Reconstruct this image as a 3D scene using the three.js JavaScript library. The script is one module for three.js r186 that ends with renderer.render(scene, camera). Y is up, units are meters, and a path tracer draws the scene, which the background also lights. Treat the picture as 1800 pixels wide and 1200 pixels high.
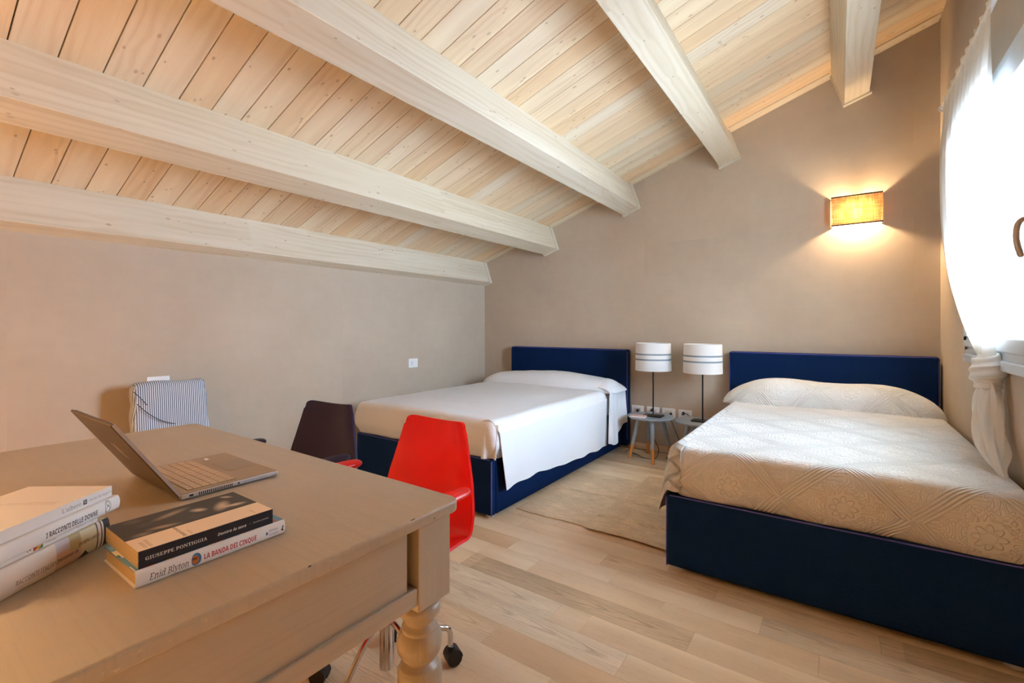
import * as THREE from 'three';
import { RoundedBoxGeometry } from 'three/addons/geometries/RoundedBoxGeometry.js';
import { mergeGeometries } from 'three/addons/utils/BufferGeometryUtils.js';
import { RectAreaLightUniformsLib } from 'three/addons/lights/RectAreaLightUniformsLib.js';

// ---------------------------------------------------------------- camera, light, exposure
const W = 4.146, ZF = 5.3, WIN = { z0: 0.93, z1: 2.2, y0: 1.07, y1: 2.33 };
const scene = new THREE.Scene();
const FPX = 815, YAW = Math.atan(575 / FPX);
const camera = new THREE.PerspectiveCamera(2 * Math.atan(600 / FPX) * 180 / Math.PI, 1.5, 0.05, 100);
camera.position.set(3.556, 1.2, 4.459);
camera.rotation.set(0, YAW, 0);
camera.setViewOffset(1800, 1200, 0, 26, 1800, 1200);
scene.background = new THREE.Color(0.64, 0.84, 1.10);
scene.backgroundIntensity = 27.0;
RectAreaLightUniformsLib.init();
const daylight = new THREE.RectAreaLight(new THREE.Color(0.66, 0.865, 1.15), 60, 6.4, 2.5);   // the bright low sky in front of the window, below the eaves
daylight.position.set(W + 3, 1.75, 1.0); daylight.lookAt(0, 1.75, 1.0); scene.add(daylight);
const renderer = new THREE.WebGLRenderer({ antialias: true });
renderer.toneMapping = THREE.LinearToneMapping;
renderer.toneMappingExposure = 1.09;
renderer.shadowMap.enabled = true;

// ---------------------------------------------------------------- helpers
let seed = 7;
const rnd = () => { seed = (seed * 1664525 + 1013904223) >>> 0; return seed / 4294967296; };
const rr = (a, b) => a + (b - a) * rnd();
const cl = (x, a = 0, b = 1) => Math.min(b, Math.max(a, x));
const sm = (a, b, x) => { const t = cl((x - a) / (b - a)); return t * t * (3 - 2 * t); };
const lerp = (a, b, t) => a + (b - a) * t;
const hash = (x, y) => { let h = (x * 374761393 + y * 668265263) | 0; h = Math.imul(h ^ (h >>> 13), 1274126177); return ((h ^ (h >>> 16)) >>> 0) / 4294967296; };
function vn(x, y) { const xi = Math.floor(x), yi = Math.floor(y), a = x - xi, b = y - yi, s = a * a * (3 - 2 * a), t = b * b * (3 - 2 * b); return lerp(lerp(hash(xi, yi), hash(xi + 1, yi), s), lerp(hash(xi, yi + 1), hash(xi + 1, yi + 1), s), t); }
const fbm = (x, y, n = 4) => { let s = 0, a = 0.5, m = 0; for (let i = 0; i < n; i++) { s += a * vn(x + i * 17.3, y - i * 9.1); m += a; x *= 2; y *= 2; a *= 0.5; } return s / m; };
const taken = {};
function numbered(n) { const k = taken[n] = (taken[n] ?? -1) + 1; return k ? `${n}_${String(k).padStart(3, '0')}` : n; }
function thing(name, label, category, pos = [0, 0, 0], turn = 0, group) {
  const o = new THREE.Group(); o.name = numbered(name); o.position.set(...pos); o.rotation.y = turn;
  o.userData = { label, category }; if (group) o.userData.group = group; scene.add(o); return o;
}
function mesh(name, geo, mat, parent, label) {
  const o = new THREE.Mesh(geo, mat); o.name = name; o.castShadow = o.receiveShadow = true;
  if (label) o.userData.label = label; (parent ?? scene).add(o); return o;
}
function struct(name, geo, mat, label) { const o = mesh(name, geo, mat, scene, label); o.userData.kind = 'structure'; return o; }
const G = (...g) => mergeGeometries(g.flat().map((x) => { const y = x.index ? x.toNonIndexed() : x; for (const k of Object.keys(y.attributes)) if (!['position', 'normal', 'uv'].includes(k)) y.deleteAttribute(k); return y; }));
const box = (x0, x1, y0, y1, z0, z1) => new THREE.BoxGeometry(x1 - x0, y1 - y0, z1 - z0).translate((x0 + x1) / 2, (y0 + y1) / 2, (z0 + z1) / 2);
const rbox = (x0, x1, y0, y1, z0, z1, r = 0.01, s = 3) => new RoundedBoxGeometry(x1 - x0, y1 - y0, z1 - z0, s, r).translate((x0 + x1) / 2, (y0 + y1) / 2, (z0 + z1) / 2);
const V = (a) => new THREE.Vector3(...a);
const tube = (pts, r, n = 24, k = 8) => new THREE.TubeGeometry(new THREE.CatmullRomCurve3(pts.map(V), false, 'centripetal'), n, r, k);
function capsTube(pts, r, n = 24, k = 8) { const s = (p) => new THREE.SphereGeometry(r, k, 6).translate(...p); return G(tube(pts, r, n, k), s(pts[0]), s(pts[pts.length - 1])); }
const cyl = (r0, r1, y0, y1, k = 24) => new THREE.CylinderGeometry(r1, r0, y1 - y0, k).translate(0, (y0 + y1) / 2, 0);
const lathe = (p, k = 40) => new THREE.LatheGeometry(p.map(([r, y]) => new THREE.Vector2(r, y)), k);
// uv in metres by the way each face points; axis = direction of the grain
function metric(geo, grain = 'x', su = 1, sv = 1, ou = 0, ov = 0) {
  const g = geo.index ? geo.toNonIndexed() : geo, p = g.attributes.position, n = g.attributes.normal, uv = new Float32Array(p.count * 2), A = ['x', 'y', 'z'], gi = A.indexOf(grain);
  for (let i = 0; i < p.count; i++) {
    const c = [p.getX(i), p.getY(i), p.getZ(i)], m = [n.getX(i), n.getY(i), n.getZ(i)].map(Math.abs), k = m.indexOf(Math.max(...m));
    const rest = [0, 1, 2].filter((q) => q !== k), a = rest.includes(gi) ? gi : rest[0], b = rest.find((q) => q !== a);
    uv[2 * i] = c[a] / su + ou; uv[2 * i + 1] = (c[b] + (k === gi ? 0 : c[k] * 0.0)) / sv + ov;
  }
  g.setAttribute('uv', new THREE.BufferAttribute(uv, 2)); return g;
}
// smooth normals across uv seams
function smooth(g) {
  g.computeVertexNormals(); const p = g.attributes.position, n = g.attributes.normal, m = new Map(), key = (i) => `${Math.round(p.getX(i) * 2e4)},${Math.round(p.getY(i) * 2e4)},${Math.round(p.getZ(i) * 2e4)}`;
  for (let i = 0; i < p.count; i++) { const k = key(i), a = m.get(k) ?? [0, 0, 0]; a[0] += n.getX(i); a[1] += n.getY(i); a[2] += n.getZ(i); m.set(k, a); }
  for (let i = 0; i < p.count; i++) { const a = m.get(key(i)), l = Math.hypot(...a) || 1; n.setXYZ(i, a[0] / l, a[1] / l, a[2] / l); }
  return g;
}
// a sheet fn(u, v) -> [x, y, z] with thickness
function sheet(fn, nu, nv, thick = 0, su = 1, sv = 1) {
  const P = [], T = [], I = [], at = (i, j) => i * (nv + 1) + j;
  for (let i = 0; i <= nu; i++) for (let j = 0; j <= nv; j++) { P.push(...fn(i / nu, j / nv)); T.push(i / nu * su, j / nv * sv); }
  for (let i = 0; i < nu; i++) for (let j = 0; j < nv; j++) I.push(at(i, j), at(i + 1, j), at(i + 1, j + 1), at(i, j), at(i + 1, j + 1), at(i, j + 1));
  const mk = (p, t, idx) => { const g = new THREE.BufferGeometry(); g.setAttribute('position', new THREE.Float32BufferAttribute(p, 3)); g.setAttribute('uv', new THREE.Float32BufferAttribute(t, 2)); g.setIndex(idx); g.computeVertexNormals(); return g; };
  const front = mk(P, T, I); if (!thick) return front;
  const n = front.attributes.normal.array, Q = P.map((v, i) => v - n[i] * thick), back = mk(Q, T, I.slice().reverse());
  const E = [], ET = [], ring = [];
  for (let i = 0; i < nu; i++) ring.push([at(i, 0), at(i + 1, 0)]); for (let j = 0; j < nv; j++) ring.push([at(nu, j), at(nu, j + 1)]);
  for (let i = nu; i > 0; i--) ring.push([at(i, nv), at(i - 1, nv)]); for (let j = nv; j > 0; j--) ring.push([at(0, j), at(0, j - 1)]);
  for (const [a, b] of ring) { const pa = P.slice(3 * a, 3 * a + 3), pb = P.slice(3 * b, 3 * b + 3), qa = Q.slice(3 * a, 3 * a + 3), qb = Q.slice(3 * b, 3 * b + 3); E.push(...pa, ...qa, ...qb, ...pa, ...qb, ...pb); for (let k = 0; k < 6; k++) ET.push(T[2 * a], T[2 * a + 1]); }
  return G(front, back, mk(E, ET, [...Array(E.length / 3).keys()]));
}
// box with segments, rounded by r, then moved by disp([x,y,z]) -> [x,y,z]
function softBox(x0, x1, y0, y1, z0, z1, r, seg, disp) {
  const g = new THREE.BoxGeometry(x1 - x0, y1 - y0, z1 - z0, ...seg).translate((x0 + x1) / 2, (y0 + y1) / 2, (z0 + z1) / 2), p = g.attributes.position, uv = g.attributes.uv;
  for (let i = 0; i < p.count; i++) {
    let c = [p.getX(i), p.getY(i), p.getZ(i)]; const q = [cl(c[0], x0 + r, x1 - r), Math.min(c[1], y1 - r), cl(c[2], z0 + r, z1 - r)], d = c.map((v, k) => v - q[k]), l = Math.hypot(...d);
    if (l > 1e-9) c = q.map((v, k) => v + d[k] / l * Math.min(l, r));
    const side = c[0] > x1 - r * 0.5 || c[0] < x0 + r * 0.5; uv.setXY(i, c[0] + (side ? (y1 - c[1]) * Math.sign(c[0] - (x0 + x1) / 2) : 0), c[2] - c[1]);
    if (disp) c = disp(c); p.setXYZ(i, ...c);
  }
  return smooth(g.toNonIndexed());
}
// ---------------------------------------------------------------- textures and materials
function tex(w, h, fn, srgb = true, rep = true) {
  const d = new Uint8Array(w * h * 4);
  for (let y = 0; y < h; y++) for (let x = 0; x < w; x++) { const c = fn(x / w, y / h), i = 4 * (y * w + x); for (let k = 0; k < 3; k++) d[i + k] = cl(Array.isArray(c) ? c[k] : c, 0, 255); d[i + 3] = 255; }
  const t = new THREE.DataTexture(d, w, h); if (srgb) t.colorSpace = THREE.SRGBColorSpace; t.magFilter = THREE.LinearFilter; t.minFilter = THREE.LinearMipmapLinearFilter; t.generateMipmaps = true;
  if (rep) t.wrapS = t.wrapT = THREE.RepeatWrapping; t.needsUpdate = true; return t;
}
function canvasTex(w, h, draw) { const c = document.createElement('canvas'); c.width = w; c.height = h; draw(c.getContext('2d'), w, h); const t = new THREE.CanvasTexture(c); t.colorSpace = THREE.SRGBColorSpace; return t; }
const M = (color, roughness = 0.6, o = {}) => new THREE.MeshStandardMaterial({ color, roughness, side: THREE.DoubleSide, ...o });
const MP = (color, roughness, o = {}) => new THREE.MeshPhysicalMaterial({ color, roughness, side: THREE.DoubleSide, ...o });
const mix3 = (a, b, t) => [lerp(a[0], b[0], t), lerp(a[1], b[1], t), lerp(a[2], b[2], t)];
// pine: fine straight grain with knots; texture covers L x B metres
function pine(w, h, L, B, base, dark, k0, knots) {
  const ks = [...Array(knots)].map(() => [rnd() * L, rr(0.12, 0.88) * B, rr(0.004, 0.009), rr(0.5, 1)]);
  return tex(w, h, (u, v) => {
    const x = u * L, y = v * B; let yy = y, kn = 0;
    for (const [kx, ky, kr, ka] of ks) { const dx = (x - kx) * 0.55, dy = y - ky, d2 = dx * dx + dy * dy; yy += dy * 0.9 * Math.exp(-d2 / (kr * kr * 14)); kn = Math.max(kn, ka * (1 - sm(kr * 0.55, kr * 1.1, Math.sqrt(d2)))); }
    const wob = fbm(x * 1.3 + k0, yy * 9 + k0, 3), ring = 0.5 + 0.5 * Math.sin((yy * 150 + wob * 16) * 1.0);
    const fine = fbm(x * 9 + k0, yy * 900, 2), big = fbm(x * 0.9 + k0 * 3, yy * 14, 3);
    let c = mix3(base, dark, 0.28 * ring * ring * sm(0.3, 0.7, wob) + 0.26 * (fine - 0.4) + 0.5 * (big - 0.45));
    return mix3(c, [150, 122, 92], kn * 0.5);
  });
}
function oak(k0, base, dark, cath) {
  return tex(1024, 128, (u, v) => {
    const x = u * 1.4, y = v * 0.1325, yc = y - 0.066 + 0.012 * Math.sin(x * 2.1 + k0);
    const w = fbm(x * 3 + k0, y * 24, 3), arch = cath ? yc * yc * 9500 + x * 30 + w * 9 + fbm(x * 30 + k0, y * 130, 2) * 2.5 : y * 900 + w * 22;
    const ring = Math.pow(0.5 + 0.5 * Math.sin(arch), 3), pore = vn(x * 40 + k0, y * 1500) * vn(x * 12, y * 800 + k0), big = fbm(x * 2.2 + k0, y * 9, 3);
    return mix3(base, dark, (cath ? 0.38 : 0.10) * ring * (0.4 + 0.9 * vn(x * 9, y * 60)) + 0.4 * sm(0.35, 0.8, pore) + 0.7 * (big - 0.48));
  });
}
const plasterMap = tex(1024, 1024, (u, v) => { const a = fbm(u * 5, v * 5, 5), b = fbm(u * 40, v * 26, 3), c = fbm(u * 9 + 30, v * 60, 3); const k = (a - 0.5) * 14 + (b - 0.5) * 5 + (c - 0.5) * 3; return [188 + k, 172 + k, 152 + k * 0.9]; });
const plasterBump = tex(512, 512, (u, v) => 255 * (0.6 * fbm(u * 30, v * 30, 4) + 0.4 * fbm(u * 90, v * 70, 2)), false);
const plaster = M(0xffffff, 0.92, { map: plasterMap, bumpMap: plasterBump, bumpScale: 0.0007 });
const boardTex = [0, 1, 2, 3].map((k) => pine(2048, 128, 2.4, 0.142, [[236, 220, 192], [233, 218, 193], [239, 225, 200], [235, 214, 181]][k], [200, 166, 130], 11.3 * k + 3, 11));
const boardMats = boardTex.flatMap((t, k) => [0xffffff, 0xfaf0e4, 0xfdf8f2].map((c) => M(c, 0.62, { map: t })));
const whiteBoard = M(0xf0ece6, 0.62, { map: boardTex[2] });
const beamTex = [0, 1].map((k) => pine(2048, 256, 2.8, 0.28, [[220, 209, 188], [218, 206, 182]][k], [188, 166, 132], 40 + 7 * k, 16));
const beamMats = beamTex.map((t) => M(0xffffff, 0.6, { map: t }));
const trimMat = M(0xe6e2d6, 0.55, { map: pine(512, 64, 1, 0.1, [238, 234, 224], [214, 206, 190], 77, 0) });
const oakMats = [[0, [232, 208, 174], [188, 154, 116], 0], [1, [228, 202, 166], [184, 148, 108], 0], [2, [214, 188, 152], [140, 114, 84], 1], [3, [236, 214, 182], [194, 160, 122], 0], [4, [226, 200, 164], [168, 134, 96], 1], [5, [230, 212, 184], [160, 140, 114], 1], [6, [222, 192, 154], [180, 142, 104], 0]]
  .map(([k, b, d, c]) => M(0xffffff, 0.42, { map: oak(k * 13.7 + 2, b, d, c), bumpScale: 0.0004 }));
const grooveMat = M(0x5c4028, 0.9);
const linenBump = tex(512, 512, (u, v) => 128 + 60 * (vn(u * 256, v * 40) - 0.5) + 60 * (vn(u * 40, v * 256) - 0.5) + 50 * (fbm(u * 12, v * 12, 3) - 0.5), false);
const coverWhite = M(0xe6e8ea, 0.9, { bumpMap: linenBump, bumpScale: 0.002 });
// matelasse relief: diamonds drawn by three ribs, a flower in each, small scrolls between; one tile is 0.42 m
const quiltBump = tex(1024, 1024, (u, v) => {
  const A = (u + v + 2) % 1, B = (u - v + 2) % 1, da = Math.min(A, 1 - A), db = Math.min(B, 1 - B), d = Math.min(da, db); let h = 0.3;
  if (d < 0.105) h += 0.6 * Math.pow(Math.abs(Math.cos(d / 0.105 * Math.PI * 2.5)), 1.4) * sm(0.105, 0.09, d);
  else {
    const x = A - 0.5, y = B - 0.5, r = Math.hypot(x, y), t = Math.atan2(y, x), pet = 0.17 * (0.55 + 0.45 * Math.abs(Math.cos(t * 4)));
    if (r < 0.2) h += 0.55 * sm(pet, pet - 0.02, r) * (1 - 0.5 * sm(0.02, 0.0, Math.abs(r - 0.075))) ;
    else { const q = Math.sin(A * 40 + 2.5 * Math.sin(B * 22)) * Math.sin(B * 40 + 2.5 * Math.sin(A * 22)); h += 0.4 * sm(0.35, 0.6, Math.abs(q)); }
  }
  return 255 * cl(h + 0.12 * (fbm(u * 70, v * 70, 3) - 0.5));
}, false);
quiltBump.repeat.set(1 / 0.42, 1 / 0.42);
const coverQuilt = M(0xe3e1dc, 0.9, { bumpMap: quiltBump, bumpScale: 0.0075 });
const navyBump = tex(512, 512, (u, v) => 128 + 90 * (vn(u * 200, v * 30) - 0.5) + 90 * (vn(u * 30, v * 200) - 0.5), false); 
const navy = MP(0x041f46, 0.9, { specularIntensity: 0.25, bumpMap: navyBump, bumpScale: 0.001, sheen: 0.08, sheenRoughness: 0.6, sheenColor: new THREE.Color(0.1, 0.3, 0.5) });
const piping = M(0x4a479a, 0.7);
const deskMap = tex(1024, 1024, (u, v) => { const a = fbm(u * 6, v * 6, 4), s = fbm(u * 3, v * 160, 3), n = fbm(u * 220, v * 220, 2); let c = mix3([166, 152, 132], [176, 162, 141], a); c = mix3(c, [156, 142, 123], cl((s - 0.5) * 1.0)); return n > 0.83 && a > 0.5 ? [188, 170, 144] : c; });
const deskMat = MP(0xffffff, 0.36, { map: deskMap, clearcoat: 0.12, clearcoatRoughness: 0.4 });
const chipMat = M(0x4a3524, 0.8);
const chrome = M(0xd8d8d8, 0.14, { metalness: 1 }), black = M(0x101012, 0.45), blackMetal = M(0x17171a, 0.4, { metalness: 0.4 });
const redPlastic = MP(0xe80402, 0.34, { clearcoat: 0.15 }), purplePlastic = MP(0x1d1538, 0.42, { specularIntensity: 0.6 });
const whitePlastic = M(0xeeeeec, 0.35), greyPlastic = M(0xc9cdd2, 0.4);
const frameMat = M(0xc9d2d8, 0.4), glassMat = MP(0xffffff, 0.02, { transmission: 1, thickness: 0, ior: 1.45 });
const curtainMat = MP(0xf4f1ea, 0.95, { transmission: 0.45, thickness: 0, bumpMap: linenBump, bumpScale: 0.0008 });
const tableGrey = M(0x8d979e, 0.45), legWood = M(0xd9a466, 0.5, { map: pine(256, 64, 0.2, 0.05, [235, 200, 150], [200, 150, 100], 9, 0) });
const shadeWhite = MP(0xf3f2ef, 0.9, { transmission: 0.25, thickness: 0, bumpMap: linenBump, bumpScale: 0.0004 }), stripeGrey = M(0x7f909c, 0.8);
const burlap = tex(512, 256, (u, v) => { const a = vn(u * 130, v * 6) * 0.5 + vn(u * 40, v * 3 + 9) * 0.5, b = vn(u * 8, v * 70) * 0.5 + vn(u * 3 + 5, v * 30) * 0.5, k = 0.55 * a + 0.45 * b; return mix3([178, 142, 90], [250, 230, 184], cl(k * 2.2 - 0.6)); });
const burlapMat = MP(0xffffff, 0.95, { map: burlap, transmission: 0.4, thickness: 0 });
const stripeTex = tex(512, 128, (u, v) => { const s = Math.sin(u * Math.PI * 2 * 16 + 0.8 * (fbm(u * 4, v * 5, 2) - 0.5)); return mix3([214, 222, 230], [70, 84, 108], sm(0.0, 0.5, s)); });
const stripeMat = M(0xffffff, 0.9, { map: stripeTex, bumpMap: linenBump, bumpScale: 0.001 });
const rugMap = tex(512, 512, (u, v) => { const a = vn(u * 10, v * 190), b = vn(u * 190, v * 30), c = fbm(u * 5, v * 7, 3); const k = (a - 0.5) * 34 + (b - 0.5) * 16 + (c - 0.5) * 22; return [222 + k, 200 + k, 168 + k * 0.9]; });
const rugBump = tex(512, 512, (u, v) => 255 * (0.65 * vn(u * 10, v * 190) + 0.35 * vn(u * 150, v * 40)), false);
const rugMat = M(0xffffff, 0.97, { map: rugMap, bumpMap: rugBump, bumpScale: 0.004 });
const paper = M(0xead6ae, 0.85, { map: tex(64, 256, (u, v) => { const k = 26 * (hash(3, Math.floor(v * 90)) - 0.5); return [238 + k, 222 + k, 190 + k]; }) });

// ---------------------------------------------------------------- the room
const SL = 0.3406, TH = Math.atan(SL), CT = Math.cos(TH), Y0 = 1.979;
const ceilY = (x) => Y0 + SL * x;
function gable(z0, z1) { const s = new THREE.Shape([[-0.2, -0.15], [W + 0.2, -0.15], [W + 0.2, ceilY(W + 0.2) + 0.1], [-0.2, ceilY(-0.2) + 0.1]].map((p) => new THREE.Vector2(...p))); return metric(new THREE.ExtrudeGeometry(s, { depth: z1 - z0, bevelEnabled: false }).translate(0, 0, z0), 'x', 2, 2); }
struct('wall_back', gable(-0.2, 0), plaster, 'beige plaster gable wall behind the headboards');
struct('wall_front', gable(ZF, ZF + 0.2), plaster, 'beige plaster wall opposite the beds');
struct('wall_left', metric(box(-0.2, 0, -0.15, Y0 + 0.05, 0, ZF), 'z', 2, 2), plaster, 'low beige plaster wall under the eaves');
{
  const s = new THREE.Shape([[0, -0.15], [ZF, -0.15], [ZF, ceilY(W) + 0.12], [0, ceilY(W) + 0.12]].map((p) => new THREE.Vector2(...p)));
  s.holes.push(new THREE.Path([[WIN.z0, WIN.y0], [WIN.z0, WIN.y1], [WIN.z1, WIN.y1], [WIN.z1, WIN.y0]].map((p) => new THREE.Vector2(...p))));
  const g = new THREE.ExtrudeGeometry(s, { depth: 0.26, bevelEnabled: false }); g.rotateY(-Math.PI / 2); g.translate(W + 0.26, 0, 0);
  struct('wall_right', metric(g, 'z', 2, 2), plaster, 'tall beige plaster wall with the window');
}
struct('eaves', box(W + 0.261, W + 0.95, 2.76, 2.88, -0.5, ZF + 0.5), M(0xb8a890, 0.8), 'roof overhang outside the window');
// floor of oak planks
{
  const floor = new THREE.Group(); floor.name = 'floor'; floor.userData = { kind: 'structure', label: 'oak plank floor' }; scene.add(floor);
  mesh('subfloor', box(0, W, -0.12, -0.0135, 0, ZF), grooveMat, floor);
  const pitch = 0.1325, ends = { '2.56': [[1.985, 3.093], 2], '2.69': [[0.95, 1.93, 2.58, 3.55], 5], '2.95': [[1.2, 2.444, 3.6], 6], '2.16': [[1.45, 2.567, 3.683], 4], '2.29': [[0.8, 2.087, 3.3], 3], '2.82': [[1.7, 2.925], 0], '2.42': [[1.2, 2.3, 3.497], 1] };
  for (let k = -20; k < 21; k++) {
    const z0 = 2.69 + pitch * k, z1 = z0 + pitch; if (z1 < 0.02 || z0 > ZF - 0.02) continue;
    const known = ends[Object.keys(ends).find((q) => Math.abs(+q - z0) < 0.04)]; let xs = [0];
    if (known) xs.push(...known[0]); else { let x = rr(0.3, 1.2); while (x < W - 0.25) { xs.push(x); x += rr(0.75, 1.7); } }
    xs.push(W);
    for (let i = 0; i + 1 < xs.length; i++) {
      let mi = Math.floor(rnd() * oakMats.length); if (known && i === (k === -1 ? 1 : 2)) mi = known[1];
      mesh('plank', metric(box(xs[i] + 0.0004, xs[i + 1] - 0.0004, -0.0135, 0, Math.max(0, z0) + 0.0005, Math.min(ZF, z1) - 0.0005), 'x', 1.4, pitch, rnd(), -z0 / pitch), oakMats[mi], floor);
    }
  }
}
// sloping ceiling of pine boards
{
  const c = new THREE.Group(); c.name = 'ceiling'; c.userData = { kind: 'structure', label: 'sloping whitewashed pine board ceiling' }; c.position.set(0, Y0, 0); c.rotation.z = TH; scene.add(c);
  const L = (W + 0.02) / CT; mesh('roof_deck', box(-0.15, L + 0.2, 0.021, 0.2, -0.05, ZF + 0.05), grooveMat, c);
  const p = 0.1417; let k = 0;
  for (let z = 0.012; z < ZF; z += p, k++) {
    const g = 0.0012 + 0.0014 * sm(0.8, 3, z), z1 = Math.min(z + p - g, ZF);
    let m = boardMats[Math.floor(rnd() * boardMats.length)]; if (k === 2 || k === 3 || k === 5) m = whiteBoard; if (k === 4) m = boardMats[9]; if (k < 2) m = boardMats[10];
    mesh('board', metric(box(-0.02, L, 0, 0.02, z + g, z1), 'x', 2.4, 0.142, rnd(), -z / 0.142), m, c);
  }
}
// beams, each with a white collar where it meets the far wall
const beamX = [0.018, 0.945, 1.866, 2.762, 3.661], BW = 0.165, BD = 0.262;
['lowest whitewashed beam lying along the low left wall', 'whitewashed beam next above the one along the low wall', 'middle whitewashed ceiling beam meeting the wall above the left headboard', 'whitewashed ceiling beam meeting the wall between lamps and sconce', 'highest whitewashed ceiling beam next to the window wall'].forEach((label, i) => {
  const b = thing('ceiling_beam', label, 'beam', [0, Y0, 0], 0, 'ceiling beams'); b.rotation.z = TH; const s = beamX[i] / CT;
  mesh('timber', metric(rbox(s - BW, s, -BD, 0.003, 0, ZF, 0.004, 2), 'z', 2.8, 0.28, i * 0.37, i * 0.21), beamMats[i % 2], b);
  const t = 0.011, zt = 0.042; 
  mesh('end_collar', metric(G(box(s, s + t, -BD - t, -0.001, 0, zt), box(s - BW - t, s - BW, -BD - t, -0.001, 0, zt), box(s - BW, s, -BD - t, -BD, 0, zt)), 'x', 1, 0.1), trimMat, b, 'white painted collar');
});
// white batten between boards and far wall, cut between the beams
for (let i = 0; i < 5; i++) {
  const a = beamX[i] / CT, b = i < 4 ? beamX[i + 1] / CT - BW : W / CT; const o = struct(`trim_${i + 1}`, metric(box(a + 0.012, b - 0.012, -0.010, -0.0005, 0, 0.105), 'x', 2.4, 0.142, i * 0.3), whiteBoard, 'pale batten along the ceiling edge'); o.position.set(0, Y0, 0); o.rotation.z = TH;
}
const skirt = (n, g, ax) => struct(n, metric(g, ax, 1.4, 0.1325), oakMats[1], 'low oak skirting board');
skirt('baseboard_back', box(0.012, W - 0.012, 0, 0.06, 0, 0.012), 'x'); skirt('baseboard_left', box(0, 0.012, 0, 0.06, 0, ZF), 'z');
skirt('baseboard_right', box(W - 0.012, W, 0, 0.06, 0, ZF), 'z'); skirt('baseboard_front', box(0.012, W - 0.012, 0, 0.06, ZF - 0.012, ZF), 'x');
// window
{
  const w = new THREE.Group(); w.name = 'window_1'; w.userData = { kind: 'structure', label: 'pale grey window over the right bed' }; scene.add(w);
  const { z0, z1, y0, y1 } = WIN, xi = W - 0.02, xo = W + 0.1, zm = 2.115;
  mesh('outer_frame', G(rbox(xi, xo, y1 - 0.045, y1 + 0.02, z0 - 0.025, z1 + 0.025, 0.006), rbox(xi, xo, y0 - 0.02, y0 + 0.045, z0 - 0.025, z1 + 0.025, 0.006), rbox(xi, xo, y0, y1, z0 - 0.025, z0 + 0.04, 0.006), rbox(xi, xo, y0, y1, z1 - 0.04, z1 + 0.025, 0.006)), frameMat, w);
  mesh('sill', rbox(W - 0.032, W + 0.06, y0 - 0.06, y0 - 0.015, z0 + 0.005, z1 + 0.035, 0.008), frameMat, w);
  for (const [a, b] of [[z0 + 0.035, z1 - 0.035]]) {
    const s = mesh('sash', G(rbox(W - 0.035, W + 0.03, y1 - 0.15, y1 - 0.04, a, b, 0.008), rbox(W - 0.035, W + 0.03, y0 + 0.02, y0 + 0.085, a, b, 0.008), rbox(W - 0.035, W + 0.03, y0 + 0.05, y1 - 0.1, a, a + 0.085, 0.008), rbox(W - 0.035, W + 0.03, y0 + 0.05, y1 - 0.1, b - 0.085, b, 0.008)), frameMat, w);
    mesh('pane', box(W + 0.004, W + 0.008, y0 + 0.07, y1 - 0.13, a + 0.04, b - 0.04), glassMat, s);
  }
  mesh('handle', G(capsTube([[W - 0.035, 1.575, zm], [W - 0.066, 1.574, zm], [W - 0.078, 1.56, zm], [W - 0.083, 1.52, zm], [W - 0.079, 1.48, zm], [W - 0.072, 1.45, zm]], 0.0095, 30, 10), rbox(W - 0.043, W - 0.033, 1.53, 1.62, zm - 0.016, zm + 0.016, 0.004)), M(0xb4a89c, 0.35, { metalness: 0.7 }), w, 'curved metal handle');
}
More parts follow.
